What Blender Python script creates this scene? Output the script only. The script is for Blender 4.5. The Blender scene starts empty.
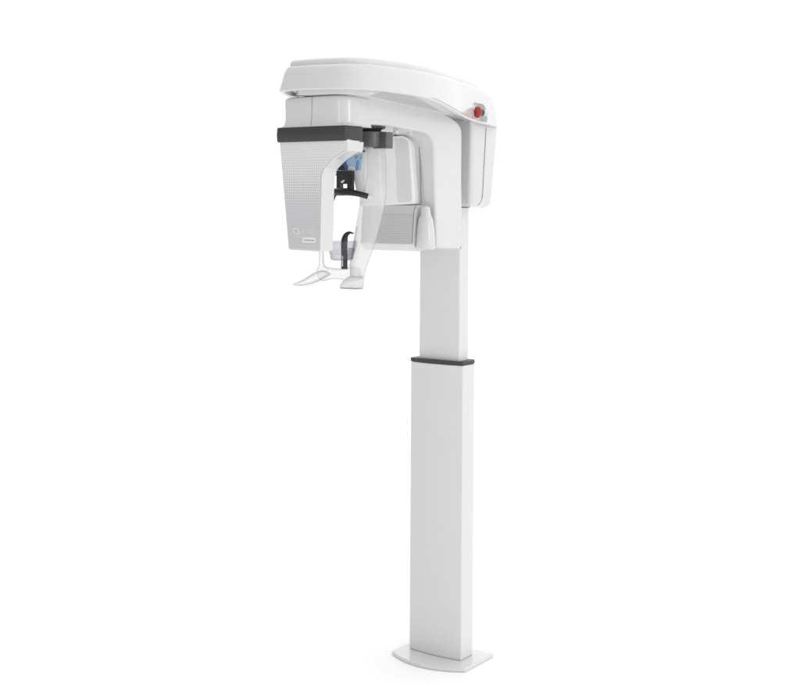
import bpy, bmesh, math
from mathutils import Vector, Matrix
sc = bpy.context.scene
col = sc.collection
sin, cos, pi = math.sin, math.cos, math.pi

# ------------------------------------------------------------------ materials
def node_mat(name):
    m = bpy.data.materials.new(name); m.use_nodes = True
    nt = m.node_tree
    return m, nt, nt.nodes['Principled BSDF']

def plastic(name, rgb, rough=.35, coat=0.0, bump=.0, metal=0, spec=.5, mottle=.012, spread=18):
    """moulded / painted shell: a faint tonal mottle and a very fine orange peel"""
    m, nt, b = node_mat(name)
    N, L = nt.nodes, nt.links
    tc = N.new('ShaderNodeTexCoord')
    nz = N.new('ShaderNodeTexNoise'); nz.inputs['Scale'].default_value = spread; nz.inputs['Detail'].default_value = 1.5
    L.new(tc.outputs['Object'], nz.inputs['Vector'])
    mr = N.new('ShaderNodeMapRange'); mr.inputs['To Min'].default_value = 1 - mottle; mr.inputs['To Max'].default_value = 1 + mottle
    L.new(nz.outputs['Fac'], mr.inputs['Value'])
    mul = N.new('ShaderNodeVectorMath'); mul.operation = 'SCALE'
    mul.inputs[0].default_value = rgb; L.new(mr.outputs['Result'], mul.inputs['Scale'])
    L.new(mul.outputs[0], b.inputs['Base Color'])
    r2 = N.new('ShaderNodeMapRange'); r2.inputs['To Min'].default_value = rough - .01; r2.inputs['To Max'].default_value = rough + .02
    L.new(nz.outputs['Fac'], r2.inputs['Value']); L.new(r2.outputs['Result'], b.inputs['Roughness'])
    b.inputs['Metallic'].default_value = metal
    b.inputs['Specular IOR Level'].default_value = spec
    b.inputs['Coat Weight'].default_value = coat; b.inputs['Coat Roughness'].default_value = .14
    if bump:
        n2 = N.new('ShaderNodeTexNoise'); n2.inputs['Scale'].default_value = 420; n2.inputs['Detail'].default_value = 2
        L.new(tc.outputs['Object'], n2.inputs['Vector'])
        bp = N.new('ShaderNodeBump'); bp.inputs['Strength'].default_value = bump; bp.inputs['Distance'].default_value = .001
        L.new(n2.outputs['Fac'], bp.inputs['Height']); L.new(bp.outputs['Normal'], b.inputs['Normal'])
    return m

WHITE = plastic('white_shell', (.668, .668, .670), .26, coat=1.0)
COLW = plastic('white_powder_coat', (.715, .713, .710), .32, coat=.3)
MODW = plastic('warm_white_shell', (.90, .90, .895), .30, coat=.2)
WINDOW_GREY = plastic('pale_grey_window', (.74, .745, .755), .22, coat=.3)
DARK = plastic('charcoal_rubber', (.040, .040, .041), .45, bump=.05, mottle=.05)
DARKG = plastic('charcoal_satin', (.092, .092, .092), .30, coat=.2, mottle=.04)
BLACK = plastic('black_plastic', (.012, .012, .013), .32, coat=.1, mottle=.05)
SEAM = plastic('seam_and_shade_line', (.30, .30, .305), .8)  # grey of the joints; also stands in for shade at the receptor module
RED = plastic('red_button', (.40, .016, .010), .22, coat=.6)
TEAL = plastic('teal_collar', (.018, .10, .11), .4)
STEEL = plastic('brushed_steel', (.5, .5, .52), .3, metal=1)
INKW = plastic('white_ink', (.86, .86, .86), .5)
INKP = plastic('pale_lettering_ink', (.76, .76, .765), .5)
INKG = plastic('grey_ink', (.45, .455, .47), .5)
SCREEN_L = plastic('light_blue_keypad_film', (.42, .60, .84), .2, coat=.4, mottle=.05)
SCREEN_D = plastic('deep_blue_keypad_film', (.045, .115, .33), .2, coat=.4, mottle=.08)
SCREEN_I = plastic('blue_icon_ink', (.06, .17, .42), .4)

def halftone(name, axis_u, axis_v, v_light, v_dark, pitch_u, pitch_v, paper, ink, edge=.16, lo=.12, hi=.93):
    """printed halftone: round ink dots that swell downwards until only small light dots are left"""
    m, nt, b = node_mat(name)
    N, L = nt.nodes, nt.links
    tc = N.new('ShaderNodeTexCoord'); sp = N.new('ShaderNodeSeparateXYZ'); L.new(tc.outputs['Object'], sp.inputs[0])
    def math_(op, a, b_=None, c=None):
        n = N.new('ShaderNodeMath'); n.operation = op
        for i, v in enumerate((a, b_, c)):
            if v is None: continue
            if isinstance(v, (int, float)): n.inputs[i].default_value = v
            else: L.new(v, n.inputs[i])
        return n.outputs[0]
    cu = math_('COSINE', math_('MULTIPLY', sp.outputs[axis_u], 2*pi/pitch_u))
    cv = math_('COSINE', math_('MULTIPLY', sp.outputs[axis_v], 2*pi/pitch_v))
    w = math_('MULTIPLY_ADD', math_('ADD', cu, cv), .25, .5)
    mr = N.new('ShaderNodeMapRange'); L.new(sp.outputs[axis_v], mr.inputs['Value'])
    mr.inputs['From Min'].default_value = v_light; mr.inputs['From Max'].default_value = v_dark
    mr.inputs['To Min'].default_value = lo; mr.inputs['To Max'].default_value = hi
    d = math_('ADD', w, math_('SUBTRACT', mr.outputs['Result'], 1.0))
    fac = N.new('ShaderNodeMapRange'); L.new(d, fac.inputs['Value'])
    fac.inputs['From Min'].default_value = -edge; fac.inputs['From Max'].default_value = edge
    mix = N.new('ShaderNodeMix'); mix.data_type = 'RGBA'
    L.new(fac.outputs['Result'], mix.inputs['Factor'])
    mix.inputs['A'].default_value = (*paper, 1); mix.inputs['B'].default_value = (*ink, 1)
    L.new(mix.outputs['Result'], b.inputs['Base Color'])
    b.inputs['Roughness'].default_value = .38; b.inputs['Coat Weight'].default_value = .15
    return m

def clear_plastic(name, tint, body, rough=.06, rim=.5, frost=(.98, .98, .98), ior=1.45):
    """thin clear / frosted acrylic: lets most light through, milky body, rims that show darker"""
    m = bpy.data.materials.new(name); m.use_nodes = True
    nt = m.node_tree; N, L = nt.nodes, nt.links
    N.clear()
    out = N.new('ShaderNodeOutputMaterial')
    tr = N.new('ShaderNodeBsdfTransparent'); tr.inputs[0].default_value = (*tint, 1)
    tr2 = N.new('ShaderNodeBsdfTransparent'); tr2.inputs[0].default_value = (tint[0]*rim, tint[1]*rim, tint[2]*rim, 1)
    lw = N.new('ShaderNodeLayerWeight'); lw.inputs['Blend'].default_value = .5
    pw = N.new('ShaderNodeMath'); pw.operation = 'POWER'; pw.inputs[1].default_value = 2.2
    L.new(lw.outputs['Facing'], pw.inputs[0])
    mt = N.new('ShaderNodeMixShader'); L.new(pw.outputs[0], mt.inputs[0]); L.new(tr.outputs[0], mt.inputs[1]); L.new(tr2.outputs[0], mt.inputs[2])
    df = N.new('ShaderNodeBsdfDiffuse'); df.inputs[0].default_value = (*frost, 1)
    dm_f = .95; tl = N.new('ShaderNodeBsdfTranslucent'); tl.inputs[0].default_value = (*frost, 1)
    dm = N.new('ShaderNodeMixShader'); dm.inputs[0].default_value = dm_f; L.new(df.outputs[0], dm.inputs[1]); L.new(tl.outputs[0], dm.inputs[2])
    mb = N.new('ShaderNodeMixShader'); mb.inputs[0].default_value = body; L.new(mt.outputs[0], mb.inputs[1]); L.new(dm.outputs[0], mb.inputs[2])
    gl = N.new('ShaderNodeBsdfGlossy'); gl.inputs['Roughness'].default_value = rough
    p5 = N.new('ShaderNodeMath'); p5.operation = 'POWER'; p5.inputs[1].default_value = 5.0; L.new(lw.outputs['Facing'], p5.inputs[0])
    r0 = ((ior-1)/(ior+1))**2
    fr = N.new('ShaderNodeMath'); fr.operation = 'MULTIPLY_ADD'; fr.inputs[1].default_value = .75; fr.inputs[2].default_value = r0; L.new(p5.outputs[0], fr.inputs[0])
    mg = N.new('ShaderNodeMixShader'); L.new(fr.outputs[0], mg.inputs[0]); L.new(mb.outputs[0], mg.inputs[1]); L.new(gl.outputs[0], mg.inputs[2])
    L.new(mg.outputs[0], out.inputs['Surface'])
    return m

ACRYL = clear_plastic('clear_acrylic', (.995, .995, .995), .16, rim=.12, rough=.10, ior=1.55)
ACRYL2 = clear_plastic('clear_blade_acrylic', (.995, .995, .995), .33, rim=.50, rough=.14, ior=1.75)
CUP = clear_plastic('smoky_lavender_acrylic', (.83, .828, .862), .12, rim=.42, frost=(.60, .595, .655))
RAIL2 = clear_plastic('clear_bead', (.955, .955, .958), .14, rim=.45)
RAIL = clear_plastic('clear_rail', (.90, .90, .91), .12, rim=.15)

# ------------------------------------------------------------------ mesh helpers
def finish(name, bm, mat, parent=None, bevel=0, seg=3, angle=32, smooth=True, label=None):
    bmesh.ops.recalc_face_normals(bm, faces=bm.faces)
    me = bpy.data.meshes.new(name); bm.to_mesh(me); bm.free()
    me.materials.append(mat)
    if smooth:
        for p in me.polygons: p.use_smooth = True
        me.set_sharp_from_angle(angle=math.radians(angle))
    o = bpy.data.objects.new(name, me); col.objects.link(o)
    if parent: o.parent = parent
    if bevel:
        b = o.modifiers.new('bevel', 'BEVEL'); b.width = bevel; b.segments = seg
        b.limit_method = 'ANGLE'; b.angle_limit = math.radians(angle); b.harden_normals = True
        b.use_clamp_overlap = True
    if label: o['label'] = label
    return o

def rounded(pts, n=6):
    """pts: (u, v, radius). Returns an outline with its corners rounded."""
    out = []
    m = len(pts)
    for i, (x, y, r) in enumerate(pts):
        if r <= 0: out.append((x, y)); continue
        p = Vector((x, y)); a = Vector(pts[i-1][:2]); b = Vector(pts[(i+1) % m][:2])
        da = (a-p); db = (b-p); la, lb = da.length, db.length; da.normalize(); db.normalize()
        ang = da.angle(db); t = min(r/math.tan(ang/2), la*.49, lb*.49); rr = t*math.tan(ang/2)
        c = p + (da+db).normalized()*(rr/sin(ang/2))
        s = p+da*t-c; e = p+db*t-c
        a0 = math.atan2(s.y, s.x); a1 = math.atan2(e.y, e.x)
        d = (a1-a0+pi) % (2*pi)-pi
        for k in range(n+1):
            q = a0+d*k/n; out.append((c.x+rr*cos(q), c.y+rr*sin(q)))
    return out

def spline(pts, n=8, closed=False):
    """Catmull-Rom through points of any dimension"""
    P = [Vector(p) for p in pts]; out = []
    m = len(P)
    for i in range(m if closed else m-1):
        if closed: a, b, c, d = P[i-1], P[i], P[(i+1) % m], P[(i+2) % m]
        else: a, b, c, d = P[max(i-1, 0)], P[i], P[i+1], P[min(i+2, m-1)]
        for k in range(n):
            t = k/n
            out.append(.5*((2*b)+(c-a)*t+(2*a-5*b+4*c-d)*t*t+(3*b-a-3*c+d)*t**3))
    if not closed: out.append(P[-1])
    return out

def prism_bm(pts, axis, a, b, bm=None):
    """outline in the plane across `axis`, extruded from a to b"""
    bm = bm or bmesh.new()
    def mk(p, t):
        u, v = p[0], p[1]
        return {'X': (t, u, v), 'Y': (u, t, v), 'Z': (u, v, t)}[axis]
    A = [bm.verts.new(mk(p, a)) for p in pts]; B = [bm.verts.new(mk(p, b)) for p in pts]
    bm.faces.new(A); bm.faces.new(B[::-1])
    n = len(pts)
    for i in range(n): bm.faces.new((A[i], A[(i+1) % n], B[(i+1) % n], B[i]))
    return bm

def prism(name, pts, axis, a, b, mat, parent=None, bevel=0, **k):
    return finish(name, prism_bm(pts, axis, a, b), mat, parent, bevel, **k)

def loft_bm(rings, cap0=True, cap1=True, bm=None):
    bm = bm or bmesh.new()
    V = [[bm.verts.new(p) for p in r] for r in rings]; n = len(V[0])
    for i in range(len(V)-1):
        for j in range(n): bm.faces.new((V[i][j], V[i][(j+1) % n], V[i+1][(j+1) % n], V[i+1][j]))
    if cap0: bm.faces.new(V[0][::-1])
    if cap1: bm.faces.new(V[-1])
    return bm

def lathe_bm(profile, seg=40, M=None, sx=1, sy=1):
    rings = [[(r*cos(2*pi*k/seg)*sx, r*sin(2*pi*k/seg)*sy, z) for k in range(seg)] for r, z in profile]
    bm = loft_bm(rings)
    if M is not None: bm.transform(M)
    return bm

def tube_bm(path, rads, seg=12, up=(0, 0, 1), flat=1.0, bm=None):
    P = [Vector(p) for p in path]; rings = []
    for i, p in enumerate(P):
        t = (P[min(i+1, len(P)-1)]-P[max(i-1, 0)]).normalized()
        s = t.cross(Vector(up));
        if s.length < 1e-4: s = t.cross(Vector((1, 0, 0)))
        s.normalize(); w = s.cross(t)
        r = rads[i] if isinstance(rads, (list, tuple)) else rads
        rings.append([p+s*cos(2*pi*k/seg)*r+w*sin(2*pi*k/seg)*r*flat for k in range(seg)])
    return loft_bm(rings, bm=bm)

def inset_ring(pts, d):
    """shift a closed 2-D outline inwards by d along its smoothed normals"""
    n = len(pts); out = []
    area = sum(pts[i][0]*pts[(i+1) % n][1]-pts[(i+1) % n][0]*pts[i][1] for i in range(n))
    sg = 1 if area > 0 else -1
    for i in range(n):
        a = Vector(pts[i-1][:2]); b = Vector(pts[(i+1) % n][:2]); t = (b-a).normalized()
        out.append((pts[i][0]-t.y*d*sg, pts[i][1]+t.x*d*sg))
    return out

def text_mesh(name, body, size, loc, mat, parent, rot=(pi/2, 0, 0), bold=0.0, space=1.0, xs=1.0, align='LEFT', label=None):
    cu = bpy.data.curves.new(name, 'FONT'); cu.body = body; cu.size = size; cu.extrude = .0004
    cu.offset = bold; cu.space_character = space; cu.align_x = align
    t = bpy.data.objects.new(name+'_curve', cu); col.objects.link(t)
    dg = bpy.context.evaluated_depsgraph_get()
    me = bpy.data.meshes.new_from_object(t.evaluated_get(dg))
    bpy.data.objects.remove(t); bpy.data.curves.remove(cu)
    from mathutils import Euler
    me.transform(Matrix.Translation(loc) @ Euler(rot).to_matrix().to_4x4() @ Matrix.Diagonal((xs, 1, 1, 1)))
    me.materials.clear(); me.materials.append(mat); me.name = name
    o = bpy.data.objects.new(name, me); col.objects.link(o); o.parent = parent
    if label: o['label'] = label
    return o

# ------------------------------------------------------------------ the machine
root = bpy.data.objects.new('dental_scanner', None); col.objects.link(root)
root.empty_display_size = .2
root['label'] = 'white dental panoramic x-ray machine on a tall column with curved overhead arm'
root['category'] = 'x-ray machine'

# --- base plate: straight back, bowed front
bp = [(-.146 + .310*t, -.1006 - .053*(1-(2*t-1)**2)) for t in [i/24 for i in range(25)]]
bp = [(x, y) for x, y in bp] + [(.164, .087), (-.146, .087)]
prism('base_plate', bp, 'Z', 0.0, .0125, WHITE, root, bevel=.0035)

# --- lower column: bowed front, rounded back corners
def col_plan(w, yf, yb, bow, rf, rb, n=14):
    pts = [(-w+2*w*t, yf-bow*(1-(2*t-1)**2)) for t in [i/n for i in range(n+1)]]
    q = [(w, yb, rb), (-w, yb, rb)]
    body = rounded([(p[0], p[1], 0) for p in pts]+q, 8)
    return body
plan_lo = col_plan(.1095, -.044, .047, .0105, 0, .022)
prism('lower_column', plan_lo, 'Z', .0130, 1.0405, COLW, root, bevel=.003, seg=3, angle=28)
foot = [(x*1.006, y*1.01) for x, y in plan_lo]
ring_o = [(x*1.012, y*1.02) for x, y in plan_lo]
prism('collar_ring', ring_o, 'Z', 1.0415, 1.0545, DARK, root, bevel=.002, angle=28)
plan_up = col_plan(.0845, -.033, .026, .0025, 0, .004)
plan_up = [(x+.003, y) for x, y in plan_up]
prism('upper_column', plan_up, 'Z', 1.035, 1.62, COLW, root, bevel=.003, angle=28)

# --- housing on top of the column, behind the rotating arm
def housing_plan(t):
    """t 0 bottom .. 1 top"""
    w = .148 + .014*t; yb = .088+.020*t; yf = -.060-.012*t
    return rounded([(-w, yf, .014), (w, yf, .016), (w, yb, .022), (-w, yb, .022)], 7)
rings = []
zs = [(1.592, .030), (1.594, .018), (1.600, .007), (1.610, .001), (1.622, 0)] + [(1.622+.0253*i, 0) for i in range(1, 12)]
for z, ins in zs:
    t = (z-1.6)/.28
    rings.append([(x, y, z) for x, y in inset_ring(housing_plan(t), ins)])
hs = finish('column_housing', loft_bm(rings), WHITE, root, angle=50)
# parting line on its side
sl = [(.1492+.0142*((z-1.6)/.28)+.0003, .013+.002*((z-1.6)/.28), z) for z in [1.632+.02*i for i in range(13)]]
sl = [(.140, -.004, 1.5995), (.1466, .002, 1.6065), (.1488, .008, 1.616)] + sl
finish('seam', tube_bm(sl, .0010, 6), SEAM, hs)

prism('neck_fillet', [(-.050, 1.66), (-.066, 1.66), (-.072, 1.74), (-.084, 1.795), (-.104, 1.835), (-.135, 1.862), (-.190, 1.882), (-.190, 1.895), (-.05, 1.895)], 'X', -.10, .085, WHITE, hs, angle=50)

# --- fixed overhead arm
#  right-hand outline (top rim positions) from the rear to the front corner, then the front and the hidden left side
side_r = [(.02, .084), (.07, .084), (.12, .084), (.150, .082), (.172, .074), (.184, .058), (.192, .02), (.212, -.08), (.250, -.25), (.290, -.40), (.312, -.53), (.312, -.66), (.278, -.765), (.205, -.835), (.10, -.862)]
side_l = [(.0, -.866), (-.035, -.860), (-.060, -.835), (-.082, -.78), (-.112, -.68), (-.140, -.55), (-.155, -.40), (-.162, -.25), (-.165, -.05), (-.165, .04), (-.158, .066), (-.140, .080), (-.10, .084), (-.05, .084)]
oc = [tuple(p) for p in spline(side_r+side_l, 6, closed=True)]
def table(K, y):   # smooth interpolation through (y, z) pairs
    if y <= K[0][0]: return K[0][1]
    if y >= K[-1][0]: return K[-1][1]
    for i in range(len(K)-1):
        if y <= K[i+1][0]:
            y0, z0 = K[i]; y1, z1 = K[i+1]; h = y1-y0; t = (y-y0)/h
            ya, za = K[max(i-1, 0)]; yb, zb = K[min(i+2, len(K)-1)]
            m0 = (z1-za)/(y1-ya)*h; m1 = (zb-z0)/(yb-y0)*h
            return (2*t**3-3*t*t+1)*z0+(t**3-2*t*t+t)*m0+(3*t*t-2*t**3)*z1+(t**3-t*t)*m1
ZB = [(-.87, 1.943), (-.79, 1.9375), (-.70, 1.9325), (-.58, 1.9265), (-.48, 1.9160), (-.37, 1.9010), (-.19, 1.8845), (.05, 1.8765), (.085, 1.876)]
ZT = [(-.87, 2.0205), (-.78, 2.0175), (-.66, 2.0135), (-.42, 2.0120), (-.22, 2.0105), (-.10, 2.0065), (.0, 1.998), (.06, 1.988), (.085, 1.986)]
def z_bot(y): return table(ZB, y)    # the skirt hangs lower towards the rear
def z_top(y): return table(ZT, y)
def ring_over(ins, base, dz):
    r = inset_ring(oc, ins) if ins else oc
    return [(x, y, (z_bot(oy) if base == 'b' else z_top(oy))+dz) for (x, y), (ox, oy) in zip(r, oc)]
def ring_mid(ins, t, dz=0):
    r = inset_ring(oc, ins)
    return [(x, y, z_bot(oy)*(1-t)+z_top(oy)*t+dz) for (x, y), (ox, oy) in zip(r, oc)]
def boss(ins, dz):   # shallow boss added under the front end to lighten the slot above the arm
    return [(x, y, z+dz*min(1, max(0, (-oy-.70)/.08))) for (x, y, z), (ox, oy) in zip(ring_over(ins, 'b', .013), oc)]
rings = [boss(.068, -.0225), boss(.060, -.0220), boss(.057, -.020), boss(.056, -.004), boss(.034, -.001), ring_over(.028, 'b', .0100), ring_over(.022, 'b', .0030), ring_over(.018, 'b', .0015), ring_over(.006, 'b', -.0015), ring_over(.001, 'b', .0005), ring_over(-.0005, 'b', .004), ring_over(.001, 'b', .008)]
rings += [ring_mid(.001+.018*t, .08+.82*t) for t in [i/6 for i in range(1, 6)]]
rings += [ring_over(.020, 'z', -.012), ring_over(.0225, 'z', -.005), ring_over(.028, 'z', -.001), ring_over(.036, 'z', .0005), ring_over(.060, 'z', -.002)]
over = finish('overhead_arm', loft_bm(rings), WHITE, root, angle=60)
# raised lid
lid = [tuple(p) for p in spline([(.0, .020), (.06, .020), (.115, .015), (.143, -.002), (.154, -.04), (.166, -.09), (.209, -.25), (.249, -.40), (.271, -.53), (.270, -.655), (.240, -.745), (.185, -.800), (.10, -.823), (.0, -.828), (-.030, -.820),
        (-.046, -.78), (-.075, -.68), (-.10, -.55), (-.115, -.40), (-.122, -.25), (-.125, -.06), (-.118, -.01), (-.09, .016), (-.05, .020)], 6, closed=True)]
rings = [[(x, y, z_top(oy)+dz*1.15) for (x, y), (ox, oy) in zip(inset_ring(lid, i) if i else lid, lid)] for i, dz in ((0, -.004), (0, .006), (.001, .0120), (.0045, .0165), (.011, .0195), (.019, .0212), (.030, .0220))]
finish('top_cover', loft_bm(rings), WHITE, over, angle=60)
# faint trim line that follows the skirt
def trim_pts():
    out = []
    for (x, y), (ox, oy) in zip(inset_ring(oc, .0002), oc):
        if ox > .14 and -.56 < oy < -.135: out.append((x, y, z_bot(oy)+.0065))
    return out
tp = trim_pts()
finish('trim_line', tube_bm(tp, .0008, 6), SEAM, over)

# pocket for the emergency stop, cut in the skirt near the rear
def side_x(y):
    best = None
    for (x0, y0), (x1, y1) in zip(oc, oc[1:]):
        if x0 > .1 and x1 > .1 and y0 < .07 and min(y0, y1) <= y <= max(y0, y1): return x0+(x1-x0)*(y-y0)/(y1-y0)
    return .2
PY0, PY1, PZ0, PZ1 = -.168, -.036, 1.885, 1.948
cut_pts = rounded([(PY0, PZ0, .016), (PY1, PZ0, .022), (PY1, PZ1, .028), (PY0, PZ1, .020)], 8)
cb = bmesh.new()
xs0 = side_x(PY0); xs1 = side_x(PY1)
A = []; B = []
for y, z in cut_pts:
    t = (y-PY0)/(PY1-PY0)
    A.append((.26, y, z))
    B.append((side_x(y)-.030, y, z))
cut_bm = loft_bm([B, A])
cutter = finish('pocket_cutter', cut_bm, WHITE, None)
bo = over.modifiers.new('pocket', 'BOOLEAN'); bo.object = cutter; bo.operation = 'DIFFERENCE'; bo.solver = 'EXACT'; bo.use_self = True
dg = bpy.context.evaluated_depsgraph_get()
me = bpy.data.meshes.new_from_object(over.evaluated_get(dg))
over.modifiers.clear(); over.data = me; me.name = 'overhead_arm'
for p in me.polygons: p.use_smooth = True
me.set_sharp_from_angle(angle=math.radians(40))
bpy.data.objects.remove(cutter)
# mushroom button points forward out of the pocket
def axis_matrix(origin, n):
    z = Vector(n).normalized(); x = Vector((0, 0, 1)).cross(z).normalized(); y = z.cross(x)
    return Matrix.Translation(origin) @ Matrix((x, y, z)).transposed().to_4x4()
Mb = axis_matrix((.2465, -.125, 1.912), (-.30, -.95, .04))
es = finish('emergency_stop', lathe_bm([(.001, .0315), (.0150, .0315), (.0182, .0320), (.0197, .0340), (.0200, .0362), (.0194, .0385), (.0168, .0408), (.0115, .0425), (.006, .0432), (.001, .0434)], 40, Mb), RED, over, angle=50, label='red mushroom emergency stop button')
finish('collar', lathe_bm([(.001, .014), (.0115, .014), (.0115, .026), (.0110, .028), (.010, .032), (.001, .032)], 32, Mb), TEAL, es, angle=35)

finish('mount', lathe_bm([(.001, -.004), (.0098, -.004), (.0098, .0135), (.0090, .0139), (.001, .0139)], 32, Mb), WHITE, es, angle=35)

# --- rotating arm: L profile seen from the side
prof = [(-.680, 1.846), (-.680, 1.932), (-.66, 1.9345), (-.60, 1.9340), (-.515, 1.9290), (-.43, 1.9255), (-.36, 1.9215), (-.30, 1.9145), (-.25, 1.9045), (-.205, 1.892), (-.170, 1.8785), (-.154, 1.866), (-.148, 1.850), (-.1465, 1.80),
        (-.1475, 1.70), (-.143, 1.58), (-.140, 1.470), (-.146, 1.4565), (-.160, 1.4515), (-.285, 1.4565), (-.297, 1.462), (-.300, 1.475), (-.304, 1.55), (-.314, 1.70), (-.319, 1.79), (-.323, 1.808), (-.333, 1.822), (-.350, 1.831), (-.373, 1.8355), (-.51, 1.8445), (-.60, 1.846)]
ra = prism('rotating_arm', prof, 'X', .036, .168, WHITE, root, bevel=.009, seg=4, angle=50)
prof2 = [(a+(.012 if a < -.7 else 0), b-(.004 if b > 1.83 else 0)) for a, b in prof]
prof2 = [(a, b) for a, b in prof2]
ra2 = prism('arm_cover', prof2, 'X', -.100, .0345, WHITE, ra, bevel=.012, seg=4, angle=50)
# shoulder that flares from the arm down to the dark band
rings = []
for f_, z, x0, x1, yf in [(0, 1.836, -.099, .167, -.793), (0, 1.8385, -.098, .166, -.792), (0.2, 1.842, -.091, .163, -.790), (0.6, 1.848, -.086, .1605, -.7885), (1, 1.860, -.083, .1590, -.7875), (1, 1.89, -.082, .1585, -.7885), (1, 1.915, -.083, .159, -.7895), (1, 1.924, -.082, .158, -.7890), (1, 1.929, -.078, .154, -.786), (1, 1.931, -.070, .147, -.780)]:
    rings.append([(x, y, z) for x, y in rounded([(x0, yf, .016), (x1+.008*f_, yf, .020+.075*f_), (x1+.008*f_, -.662, .003), (x0, -.662, .01)], 12)])
sh = finish('arm_shoulder', loft_bm(rings), WHITE, ra, angle=50)
sp = [(.0335, -.7905, 1.930), (.0335, -.7900, 1.915), (.0325, -.7886, 1.89), (.031, -.7880, 1.865), (.0295, -.7888, 1.848), (.029, -.7905, 1.8415)]
finish('seam', tube_bm(sp, .0008, 6), SEAM, sh)
# small strip down the back of the arm
prism('rear_cover_strip', rounded([(-.1395, 1.448, .004), (-.124, 1.448, .004), (-.124, 1.553, .004), (-.1395, 1.553, .002)], 4), 'X', .10, .163, WHITE, ra, bevel=.002)
# three small screws / pads under the beam
for x, y in ((.12, -.47), (.12, -.39)):
    finish('ceiling_pad', lathe_bm([(.001, 0), (.008, 0), (.009, .003), (.009, .012), (.001, .012)], 20, Matrix.Translation((x, y, 1.828))), WHITE, ra)

# --- head hanging at the front of the arm
OFF = .0
box = rounded([(-.0985, 1.800, 0), (-.0585, 1.459, .010), (.0685, 1.4565, .006), (.0735, 1.700, .045), (.120, 1.7375, .05), (.169, 1.7625, .003), (.169, 1.800, 0)], 8)
fh = prism('tube_head', box, 'Y', -.788, -.7255, WHITE, root, bevel=.0045, seg=3, angle=40)
# raised dotted facing
face = rounded([(-.0930, 1.795, 0), (-.0545, 1.4645, .006), (.0640, 1.4625, .003), (.0685, 1.702, .045), (.116, 1.7415, .05), (.166, 1.7675, .003), (.166, 1.795, 0)], 8)
DOTF = halftone('dotted_facing', 'X', 'Z', 1.79, 1.545, .00755, .0083, (.735, .735, .737), (.55, .555, .570), lo=-.02, hi=.97)
pf = prism('dotted_panel', face, 'Y', -.7905, -.7885, DOTF, fh, bevel=.0008, seg=2, angle=40)
# lettering
text_mesh('lettering', 'CS', .0275, (-.0375, -.7911, 1.5085), INKP, pf, bold=.0005, xs=.86)
text_mesh('lettering', '8100', .0275, (-.0020, -.7911, 1.5085), INKP, pf, bold=-.0004, xs=.86, space=1.02)
prism('rule_line', [(-.0375, 1.5012), (.0505, 1.5012), (.0505, 1.5022), (-.0375, 1.5022)], 'Y', -.7911, -.7906, INKW, pf)
tg = prism('name_plate', rounded([(-.0010, 1.4835, .002), (.0505, 1.4835, .002), (.0505, 1.4985, .002), (-.0010, 1.4985, .002)], 3), 'Y', -.7914, -.7906, INKW, pf)
text_mesh('lettering', 'Carestream', .0105, (.0250, -.7919, 1.4878), INKG, tg, align='CENTER', xs=.90)

# dark band round the head
bx = rounded([(-.1030, -.7965, .006), (.1690, -.7965, .012), (.1715, -.712, .006), (-.103, -.712, .006)], 5)
rings = []
for z, k in [(1.792, .004), (1.7935, .0012), (1.796, .0002), (1.815, -.0012), (1.834, .0), (1.8365, .0012), (1.838, .004)]:
    rings.append([(x, y, z) for x, y in inset_ring(bx, k)])
finish('dark_band', loft_bm(rings), DARK, fh, angle=50)
# white shoulder behind the band that carries the panel arm
prism('side_cheek', rounded([(-.788, 1.792, 0), (-.788, 1.7665, .004), (-.706, 1.758, .010), (-.700, 1.792, 0)], 6), 'X', .030, .1665, WHITE, fh, bevel=.004)

# --- receptor module on the inside of the rear upright
md = rounded([(-.094, 1.603, .004), (.112, 1.603, .004), (.108, 1.700, 0), (.101, 1.832, .036), (-.094, 1.832, .03)], 8)
mo = prism('receptor_module', md, 'Y', -.350, -.296, MODW, root, bevel=.008, seg=4, angle=40)
turn = Matrix.Translation((.112, -.35, 1.603)) @ Matrix.Rotation(math.radians(9), 4, 'Z') @ Matrix.Rotation(math.radians(-2.2), 4, 'Y') @ Matrix.Translation((-.112, .35, -1.603))
mo.data.transform(turn)
wd = rounded([(.050, 1.611, .014), (.103, 1.611, .014), (.096, 1.822, .024), (.048, 1.822, .004)], 6)
prism('grey_window', wd, 'Y', -.3508, -.3495, WINDOW_GREY, mo).data.transform(turn)
gp = [(.1150, -.322, 1.604), (.1138, -.322, 1.66), (.1105, -.322, 1.74), (.1070, -.322, 1.795), (.1000, -.322, 1.815)]
finish('gap_shade_line', tube_bm([(x+.001, -.318, z) for x, _, z in gp], .0022, 8), SEAM, mo)  # dark tube that draws the shade in the gap beside the module
finish('gap_shade_line', tube_bm([(.1205, -.352, 1.598), (.1150, -.3555, 1.580), (.1150, -.3600, 1.545), (.1150, -.3650, 1.475)], .0016, 8), SEAM, mo)  # added dark tube for the shadow line left of the knuckle
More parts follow.
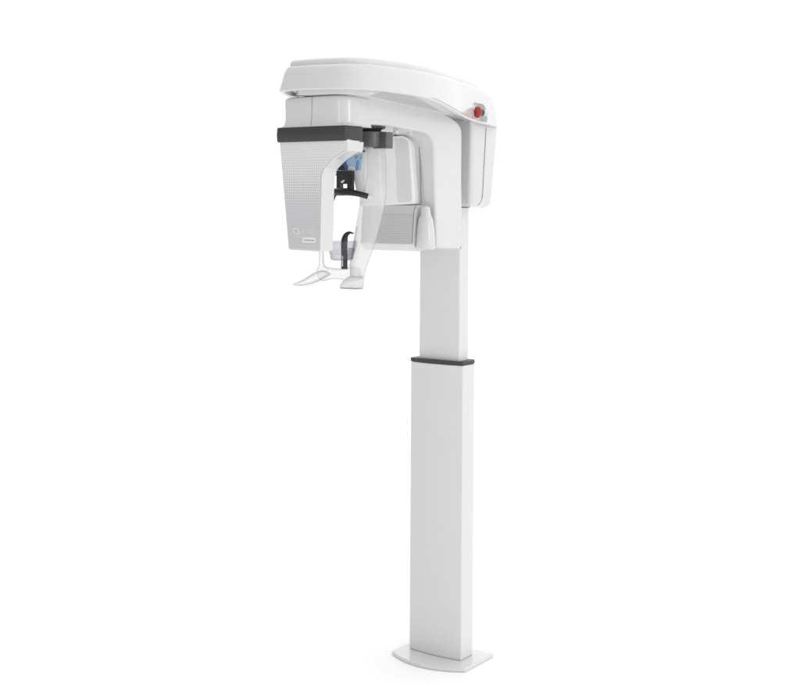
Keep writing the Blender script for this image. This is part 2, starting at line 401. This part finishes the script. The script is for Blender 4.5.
# dotted lower panel and the chin below it
lp = prism('lower_module', rounded([(-.365, 1.470, .004), (-.352, 1.600, .003), (-.296, 1.600, 0), (-.290, 1.4520, .006), (-.335, 1.4455, .02)], 5), 'X', -.100, .118, WHITE, root, bevel=.004)
DOTR = halftone('dotted_receptor_print', 'X', 'Z', 1.60, 1.46, .0078, .0078, (.60, .603, .612), (.45, .453, .465), lo=.12, hi=.42)
bmq = bmesh.new()
def slant(x, z, d): # point on the slanted front of the lower module
    t = (z-1.470)/.130
    return (x, -.365+.013*t-d, z)
def quad_plate(x0, x1, z0, z1, d0, d1):
    b = bmesh.new()
    c = [(x0, z0), (x1, z0), (x1, z1), (x0, z1)]
    return loft_bm([[slant(x, z, d0) for x, z in c], [slant(x, z, d1) for x, z in c]], bm=b)
dp = finish('dotted_panel', quad_plate(-.096, .113, 1.4735, 1.568, -.0005, .0012), DOTR, lp, smooth=False, label='grey dotted lower panel facing the patient')
GREYB = plastic('grey_strip', (.62, .622, .63), .35)
finish('grey_strip', quad_plate(-.096, .113, 1.570, 1.5985, -.0005, .0012), GREYB, lp, smooth=False)
bmr = bmesh.new()
Mr = axis_matrix(slant(.020, 1.5015, .0014), (0, -1, .1))
finish('round_mark', tube_bm([Mr @ Vector((.0062*cos(2*pi*k/24), .0062*sin(2*pi*k/24), 0)) for k in range(25)], .0006, 6, up=(0, 1, 0)), GREYB, dp)
# tapered knuckle at the foot of the upright
rings = []
for z, w, d in [(1.4540, .026, .022), (1.4555, .031, .026), (1.460, .0335, .0285), (1.49, .0325, .0275), (1.52, .030, .0255), (1.545, .0270, .023), (1.556, .0245, .021), (1.563, .0205, .018), (1.570, .0180, .016), (1.585, .0165, .0145), (1.592, .0145, .0125), (1.5965, .010, .009), (1.598, .004, .004)]:
    rings.append([(.146+w*cos(2*pi*k/32), -.334+d*sin(2*pi*k/32), z) for k in range(32)])
finish('tapered_knuckle', loft_bm(rings), WHITE, root, angle=60)

# --- patient positioning assembly, hanging at the rotation axis
Y0 = -.585
Mh = Matrix.Translation((.106, Y0, 0))
hub = finish('dark_hub', lathe_bm([(.001, 1.781), (.0405, 1.781), (.0427, 1.7825), (.0435, 1.786), (.0435, 1.824), (.0427, 1.828), (.040, 1.830), (.001, 1.830)], 56, Mh), DARKG, root, angle=40)
finish('flange', lathe_bm([(.001, 1.828), (.028, 1.829), (.034, 1.836), (.045, 1.8405), (.046, 1.843), (.046, 1.8495), (.001, 1.8495)], 56, Mh), DARK, hub, angle=40)
prism('side_tab', rounded([(.120, Y0-.008, .002), (.1740, Y0-.012, .004), (.1740, Y0+.026, .004), (.120, Y0+.030, .002)], 4), 'Z', 1.7765, 1.8275, DARKG, hub, bevel=.0025)

# mast plate behind the head, carrying the key pad
mast = rounded([(-.030, 1.690, .004), (.040, 1.690, .003), (.052, 1.640, .003), (.086, 1.638, .004), (.094, 1.776, .004), (.085, 1.795, .01), (-.045, 1.795, .01)], 5)
ma = prism('mast_plate', mast, 'Y', Y0-.004, Y0+.018, MODW, root, bevel=.003)
kp = rounded([(-.042, 1.7085, .002), (.0725, 1.7085, .003), (.0785, 1.7575, .003), (.048, 1.7575, .03), (.012, 1.7440, .03), (-.042, 1.7190, .01)], 5)
key = prism('keypad', kp, 'Y', Y0-.0085, Y0-.0042, SCREEN_L, ma, bevel=.0006, label='light blue key pad with small dark blue icons')
def arc_patch(cx, cz, r0, r1, a0, a1, n=20, zmax=None):
    f = (lambda z, x: z if zmax is None else min(z, zmax(x)))
    P_ = lambda r, a: (cx+r*cos(a), f(cz+r*sin(a), cx+r*cos(a)))
    return [P_(r1, a0+(a1-a0)*k/n) for k in range(n+1)] + [P_(r0, a0+(a1-a0)*k/n) for k in range(n+1)][::-1]
edge = lambda x: 1.7365+(x-(-.005))*.50
prism('blue_arc', arc_patch(-.016, 1.7100, .0255, .0390, .0, 1.20, zmax=edge), 'Y', Y0-.0094, Y0-.0086, SCREEN_D, key)
prism('black_dial', arc_patch(-.016, 1.7100, .0005, .0252, .0, 2.3), 'Y', Y0-.0100, Y0-.0086, BLACK, key)
prism('pale_button', rounded([(.021, 1.7092, .001), (.050, 1.7092, .001), (.050, 1.7215, .003), (.026, 1.7215, .006)], 4), 'Y', Y0-.0094, Y0-.0086, INKW, key)
for x, z, r in ((.061, 1.7325, .0055), (.0585, 1.7170, .0055), (.0150, 1.7245, .0045)):
    finish('icon', tube_bm([(x+r*.75*cos(2*pi*k/20), Y0-.0092, z+r*1.15*sin(2*pi*k/20)) for k in range(21)], .0011, 6, up=(0, 1, 0)), SCREEN_I, key)
for x, z in ((.0505, 1.7515), (.0580, 1.7515), (.0540, 1.7470), (.0100, 1.7385), (.0165, 1.7400), (.0145, 1.7340), (.0730, 1.7475)):
    finish('icon', lathe_bm([(.0001, 0), (.0021, 0), (.0021, .0006), (.0001, .0006)], 12, axis_matrix((x, Y0-.0086, z), (0, -1, 0))), SCREEN_I, key)
prism('latch', rounded([(.070, 1.7700, .001), (.086, 1.7660, .001), (.088, 1.7685, .001), (.074, 1.7735, .001)], 2), 'Y', Y0-.0085, Y0-.004, DARK, ma)

# black forehead support: a block with a window, a shelf and the curved rest
YB = Y0-.028
hb = bmesh.new()
def bar(b, x0, x1, z0, z1, y0, y1): return prism_bm([(x0, z0), (x1, z0), (x1, z1), (x0, z1)], 'Y', y0, y1, b)
for r in ((-.0085, .0055, 1.640, 1.7075), (.0055, .0340, 1.6655, 1.7075), (.0340, .0490, 1.640, 1.7065), (.0055, .0340, 1.636, 1.6465)):
    bar(hb, *r, YB, YB+.018)
bmesh.ops.remove_doubles(hb, verts=hb.verts, dist=1e-5)
bk = finish('forehead_bracket', hb, BLACK, root, smooth=False)
prism('bracket_shelf', rounded([(-.0105, 1.6925, .001), (.0525, 1.6925, .001), (.0525, 1.6970, .001), (-.0105, 1.6970, .001)], 2), 'Y', YB-.003, YB+.010, BLACK, bk, bevel=.001)
prism('ribbed_edge', rounded([(.0465, 1.656, .001), (.0525, 1.660, .001), (.0525, 1.692, .001), (.0465, 1.692, .001)], 2), 'Y', YB+.001, YB+.012, BLACK, bk, bevel=.001)
prism('white_catch', rounded([(.0105, 1.6695, .002), (.0170, 1.6685, .001), (.0225, 1.6730, .001), (.0260, 1.6790, .001), (.0180, 1.6770, .002), (.0110, 1.6735, .001)], 3), 'Y', YB-.002, YB-.0003, INKW, bk)
path = spline([(-.0125, YB-.006, 1.6390), (.000, YB-.010, 1.6405), (.022, YB-.012, 1.6405), (.050, YB-.010, 1.6395), (.080, YB-.003, 1.6345), (.110, YB+.010, 1.6265)], 6)
n = len(path)
rr = [.0115*(.80+.30*sin(pi*min(1, .15+i/n*1.1))) for i in range(n)]
rr[0] *= .70; rr[1] *= .9; rr[-1] *= .85
rest = finish('forehead_rest', tube_bm(path, rr, 14, up=(0, 1, 0), flat=1.0), BLACK, root, angle=60)
finish('end_tip', tube_bm([(-.0100, YB-.006, 1.634), (-.0140, YB-.004, 1.624), (-.0185, YB, 1.611)], [.0085, .0045, .0012], 10), DARK, rest)
finish('veiled_tip', lathe_bm([(.001, 0), (.0080, 0), (.0088, .005), (.0070, .012), (.001, .0145)], 20, axis_matrix((.1115, YB+.0105, 1.6255), (.85, .3, -.35))), WINDOW_GREY, rest)  # black end paled by the blade before it, put into the colour

# bite rod and chin cup
YR = Y0-.020
pth = spline([(.0190, YR, 1.396), (.0190, YR, 1.440), (.0178, YR, 1.470), (.0190, YR, 1.488), (.0240, YR, 1.5020), (.0330, YR, 1.5095), (.0440, YR, 1.5115), (.0560, YR, 1.5085)], 7)
nn = len(pth)
rd = [.0105 if i < nn*.42 else .0105*(1-.92*((i/nn-.42)/.58)) for i in range(nn)]
rodo = finish('bite_rod', tube_bm(pth, rd, 14, up=(0, 1, 0)), BLACK, root, angle=60)
finish('rod_slot', prism_bm(rounded([(.0180, 1.404, .001), (.0215, 1.404, .001), (.0215, 1.438, .001), (.0180, 1.438, .001)], 3), 'Y', YR-.0112, YR-.008), WINDOW_GREY, rodo)
Mc = Matrix.Translation((.006, YR+.004, 0))
cupo = finish('chin_cup', lathe_bm([(.001, 1.4235), (.030, 1.4235), (.0345, 1.4255), (.0365, 1.430), (.0375, 1.443), (.0400, 1.444), (.0405, 1.452), (.0430, 1.453), (.0435, 1.466)], 48, Mc), CUP, root, angle=30)
b = bmesh.new(); b.from_mesh(cupo.data)
top = [f for f in b.faces if len(f.verts) > 8 and f.calc_center_median().z > 1.46]
bmesh.ops.delete(b, geom=top, context='FACES_ONLY'); b.to_mesh(cupo.data); b.free()
rim = lathe_bm([(.040, 1.4665), (.0475, 1.4665), (.048, 1.468), (.048, 1.4835), (.047, 1.4845), (.040, 1.4845)], 48, Mc)
fs = [f for f in rim.faces if len(f.verts) > 8]; bmesh.ops.delete(rim, geom=fs, context='FACES_ONLY')
finish('cup_rim', rim, CUP, cupo, angle=30)
prism('cup_wing', rounded([(.034, 1.428, .003), (.046, 1.428, .003), (.056, 1.462, .004), (.036, 1.464, .003)], 4), 'Y', YR-.004, YR+.010, CUP, cupo, bevel=.001)

# clear support frame hanging from the hub: blade, window rail, bridge and two swept grips
Ya = Y0
def blade(name, Lf, Rr, y, th, mat, par, bulge=.012):
    Ls = spline([Vector((x, 0, z)) for x, z in Lf], 6); Rs = spline([Vector((x, 0, z)) for x, z in Rr], 6)
    rings = []
    for a, c in zip(Ls, Rs):
        m = 8; fr = []; bk_ = []
        for k in range(m+1):
            t = k/m; x = a.x+(c.x-a.x)*t; z = a.z+(c.z-a.z)*t
            off = -bulge*(1-(2*t-1)**2); e = th/2*min(1, 4*t+.35, 4*(1-t)+.35)
            fr.append((x, y+off-e, z)); bk_.append((x, y+off+e, z))
        rings.append(fr+bk_[::-1])
    return finish(name, loft_bm(rings), mat, par, angle=50)
fr0 = blade('clear_blade', [(.087, 1.783), (.086, 1.735), (.084, 1.694), (.068, 1.631), (.053, 1.567), (.038, 1.488), (.026, 1.420), (.024, 1.395), (.024, 1.375)],
      [(.156, 1.783), (.160, 1.735), (.162, 1.678), (.162, 1.631), (.149, 1.568), (.124, 1.489), (.094, 1.419), (.084, 1.392), (.078, 1.368)], Y0+.004, .006, ACRYL2, root, bulge=.012)
u = spline([(-.084, Ya, 1.470), (-.083, Ya, 1.435), (-.080, Ya, 1.410), (-.070, Ya, 1.398), (-.046, Ya, 1.3945), (-.020, Ya, 1.3940), (.004, Ya, 1.3940), (.019, Ya, 1.400), (.0275, Ya, 1.417), (.042, Ya, 1.472), (.053, Ya, 1.53)], 6)
finish('window_rail', tube_bm(u, .0022, 8, up=(0, 1, 0)), RAIL, fr0)
outl = [(-.097, 1.475, 0), (-.086, 1.475, 0), (-.083, 1.400, .016), (-.060, 1.3915, .01), (.010, 1.3915, .01), (.030, 1.402, .012), (.064, 1.400, .006), (.074, 1.364, .01), (.035, 1.357, .01),
        (.012, 1.355, .008), (-.005, 1.3625, .015), (-.045, 1.3625, .03), (-.090, 1.3480, .03), (-.112, 1.378, .02), (-.098, 1.401, .02)]
br = prism('clear_bridge', rounded(outl, 6), 'Y', Ya-.004, Ya+.004, ACRYL, fr0, bevel=.0015, seg=2, angle=40)
hp = spline([(-.060, Ya, 1.375, .004), (-.078, Ya, 1.372, .014), (-.098, Ya-.002, 1.366, .0190), (-.122, Ya-.005, 1.3565, .0180), (-.148, Ya-.009, 1.3465, .0125), (-.172, Ya-.012, 1.3405, .0070), (-.197, Ya-.015, 1.3370, .0012)], 6)
rings = []
for i, p in enumerate(hp):
    t = i/(len(hp)-1); w_ = .020*sin(pi*min(1, .12+t*.95))**.6+.0015; h_ = max(.001, p[3])
    rings.append([(p[0]+.15*w_*sin(2*pi*k/24), p[1]+w_*cos(2*pi*k/24), p[2]+h_*sin(2*pi*k/24)*(1 if sin(2*pi*k/24) > 0 else .75)) for k in range(24)])
finish('handle', loft_bm(rings), ACRYL, fr0, angle=60, label='pointed clear grip sweeping out to the left')
rings = []
for z, x0, x1, yo, d in [(1.373, .030, .074, 0, .006), (1.367, .020, .078, -.003, .012), (1.357, .010, .0785, -.006, .017), (1.346, .004, .078, -.009, .020), (1.339, .0025, .0775, -.010, .021), (1.3365, .004, .076, -.010, .020)]:
    rings.append([(x, y, z) for x, y in rounded([(x0, Ya+yo-d, d*.6), (x1, Ya+yo-d, d*.5), (x1, Ya+yo+d, d*.5), (x0, Ya+yo+d, d*.6)], 5)])
finish('handle', loft_bm(rings), ACRYL2, fr0, angle=50, label='short flared clear grip under the blade')
prism('grip_pad', rounded([(.005, Ya-.030, .010), (.0755, Ya-.030, .008), (.0755, Ya+.009, .008), (.005, Ya+.009, .010)], 5), 'Z', 1.3338, 1.3360, SEAM, fr0)
re_ = spline([(.1575, Ya+.004, 1.778), (.1615, Ya+.004, 1.735), (.163, Ya+.004, 1.678), (.163, Ya+.004, 1.631), (.150, Ya+.004, 1.568), (.125, Ya+.004, 1.489), (.095, Ya+.004, 1.419), (.084, Ya+.004, 1.392), (.0785, Ya+.004, 1.368)], 6)
finish('edge_bead', tube_bm(re_, .0015, 8, up=(0, 1, 0)), RAIL2, fr0)
le_ = spline([(-.098, Ya, 1.46), (-.099, Ya, 1.42), (-.1005, Ya, 1.400), (-.107, Ya-.002, 1.3865), (-.122, Ya-.005, 1.3755), (-.148, Ya-.009, 1.3600), (-.172, Ya-.012, 1.3485), (-.197, Ya-.015, 1.3385)], 6)
finish('edge_bead', tube_bm(le_, .0016, 8, up=(0, 1, 0)), RAIL2, fr0)
ue_ = spline([(-.196, Ya-.015, 1.3365), (-.170, Ya-.012, 1.3345), (-.140, Ya-.008, 1.3350), (-.110, Ya-.003, 1.3440), (-.080, Ya, 1.3550), (-.045, Ya, 1.3620), (-.010, Ya, 1.3615), (.008, Ya, 1.352)], 6)
finish('edge_bead', tube_bm(ue_, .0012, 8, up=(0, 1, 0)), RAIL2, fr0)

# ------------------------------------------------------------------ floor
fb = bmesh.new()
bmesh.ops.create_grid(fb, x_segments=2, y_segments=2, size=120)
FLOOR = plastic('white_studio_floor', (.97, .97, .97), .7, spec=.2, mottle=.002, spread=2)
fl = finish('floor', fb, FLOOR, None, smooth=False)
fl['kind'] = 'structure'; fl['label'] = 'seamless pure white studio floor'
fl.location.z = -.0005

# ------------------------------------------------------------------ world: a bright white studio cove, dimmer behind the photographer's left
w = bpy.data.worlds.new('World'); sc.world = w; w.use_nodes = True
nt = w.node_tree; N, L = nt.nodes, nt.links
bg = N['Background']
tc = N.new('ShaderNodeTexCoord')
def M_(op, a, b=None):
    n = N.new('ShaderNodeMath'); n.operation = op
    for i, v in enumerate((a, b)):
        if v is None: continue
        if isinstance(v, (int, float)): n.inputs[i].default_value = v
        else: L.new(v, n.inputs[i])
    return n.outputs[0]
def lobe(direction, lo, hi, a, b):
    d = N.new('ShaderNodeVectorMath'); d.operation = 'DOT_PRODUCT'
    L.new(tc.outputs['Generated'], d.inputs[0]); d.inputs[1].default_value = Vector(direction).normalized()
    m = N.new('ShaderNodeMapRange'); m.interpolation_type = 'SMOOTHSTEP'
    L.new(d.outputs['Value'], m.inputs['Value'])
    m.inputs['From Min'].default_value = lo; m.inputs['From Max'].default_value = hi
    m.inputs['To Min'].default_value = a; m.inputs['To Max'].default_value = b
    return m.outputs['Result']
base = lobe((.45, .85, .25), -.65, .08, .42, 1.17)
top = lobe((.1, .1, 1), .55, .95, 0, .22)
L.new(M_('ADD', base, top), bg.inputs['Strength'])
bg.inputs['Color'].default_value = (1, 1, 1, 1)

def area(name, loc, target, sx, sy, power, color=(1, 1, 1)):
    l = bpy.data.lights.new(name, 'AREA'); l.shape = 'RECTANGLE'; l.size = sx; l.size_y = sy; l.energy = power; l.color = color
    o = bpy.data.objects.new(name, l); col.objects.link(o); o.location = loc
    o.rotation_euler = (Vector(target)-Vector(loc)).to_track_quat('-Z', 'Y').to_euler()
    return o
area('softbox_strip', (4.05, -2.0, 2.0), (.15, -.6, 1.8), .50, 1.6, 13)
area('softbox_strip', (1.1, -4.6, 2.0), (.15, -.6, 1.8), .35, 1.6, 5)

# ------------------------------------------------------------------ camera
TH = math.radians(35.1775); ROLL = .006175
Fv = Vector((-sin(TH), cos(TH), 0)); Rv = Vector((cos(TH), sin(TH), 0))
cam = bpy.data.cameras.new('camera'); co = bpy.data.objects.new('camera', cam); col.objects.link(co)
co.location = -.15484*Rv - 4.66261*Fv + Vector((0, 0, 1.6))
up = Vector((0, 0, 1))
X = (Rv*cos(ROLL) + up*sin(ROLL)); Yv = (up*cos(ROLL) - Rv*sin(ROLL)); Z = -Fv
co.matrix_world = Matrix.Translation(co.location) @ Matrix((X, Yv, Z)).transposed().to_4x4()
cam.sensor_width = 36; cam.sensor_fit = 'HORIZONTAL'; cam.lens = 36*1310.14/800
cam.shift_x = -.846/800; cam.shift_y = -137.08/800
cam.clip_start = .05; cam.clip_end = 1000
sc.camera = co

sc.view_settings.view_transform = 'Standard'; sc.view_settings.look = 'None'
sc.view_settings.exposure = 0; sc.view_settings.gamma = 1
sc.render.engine = 'CYCLES'
sc.cycles.max_bounces = 12; sc.cycles.transparent_max_bounces = 24
sc.cycles.use_denoising = True; sc.cycles.denoising_prefilter = 'ACCURATE'; sc.cycles.seed = 7
sc.cycles.use_adaptive_sampling = False
sc.cycles.sample_clamp_indirect = 2; sc.cycles.sample_clamp_direct = 3
sc.cycles.caustics_reflective = False; sc.cycles.caustics_refractive = False
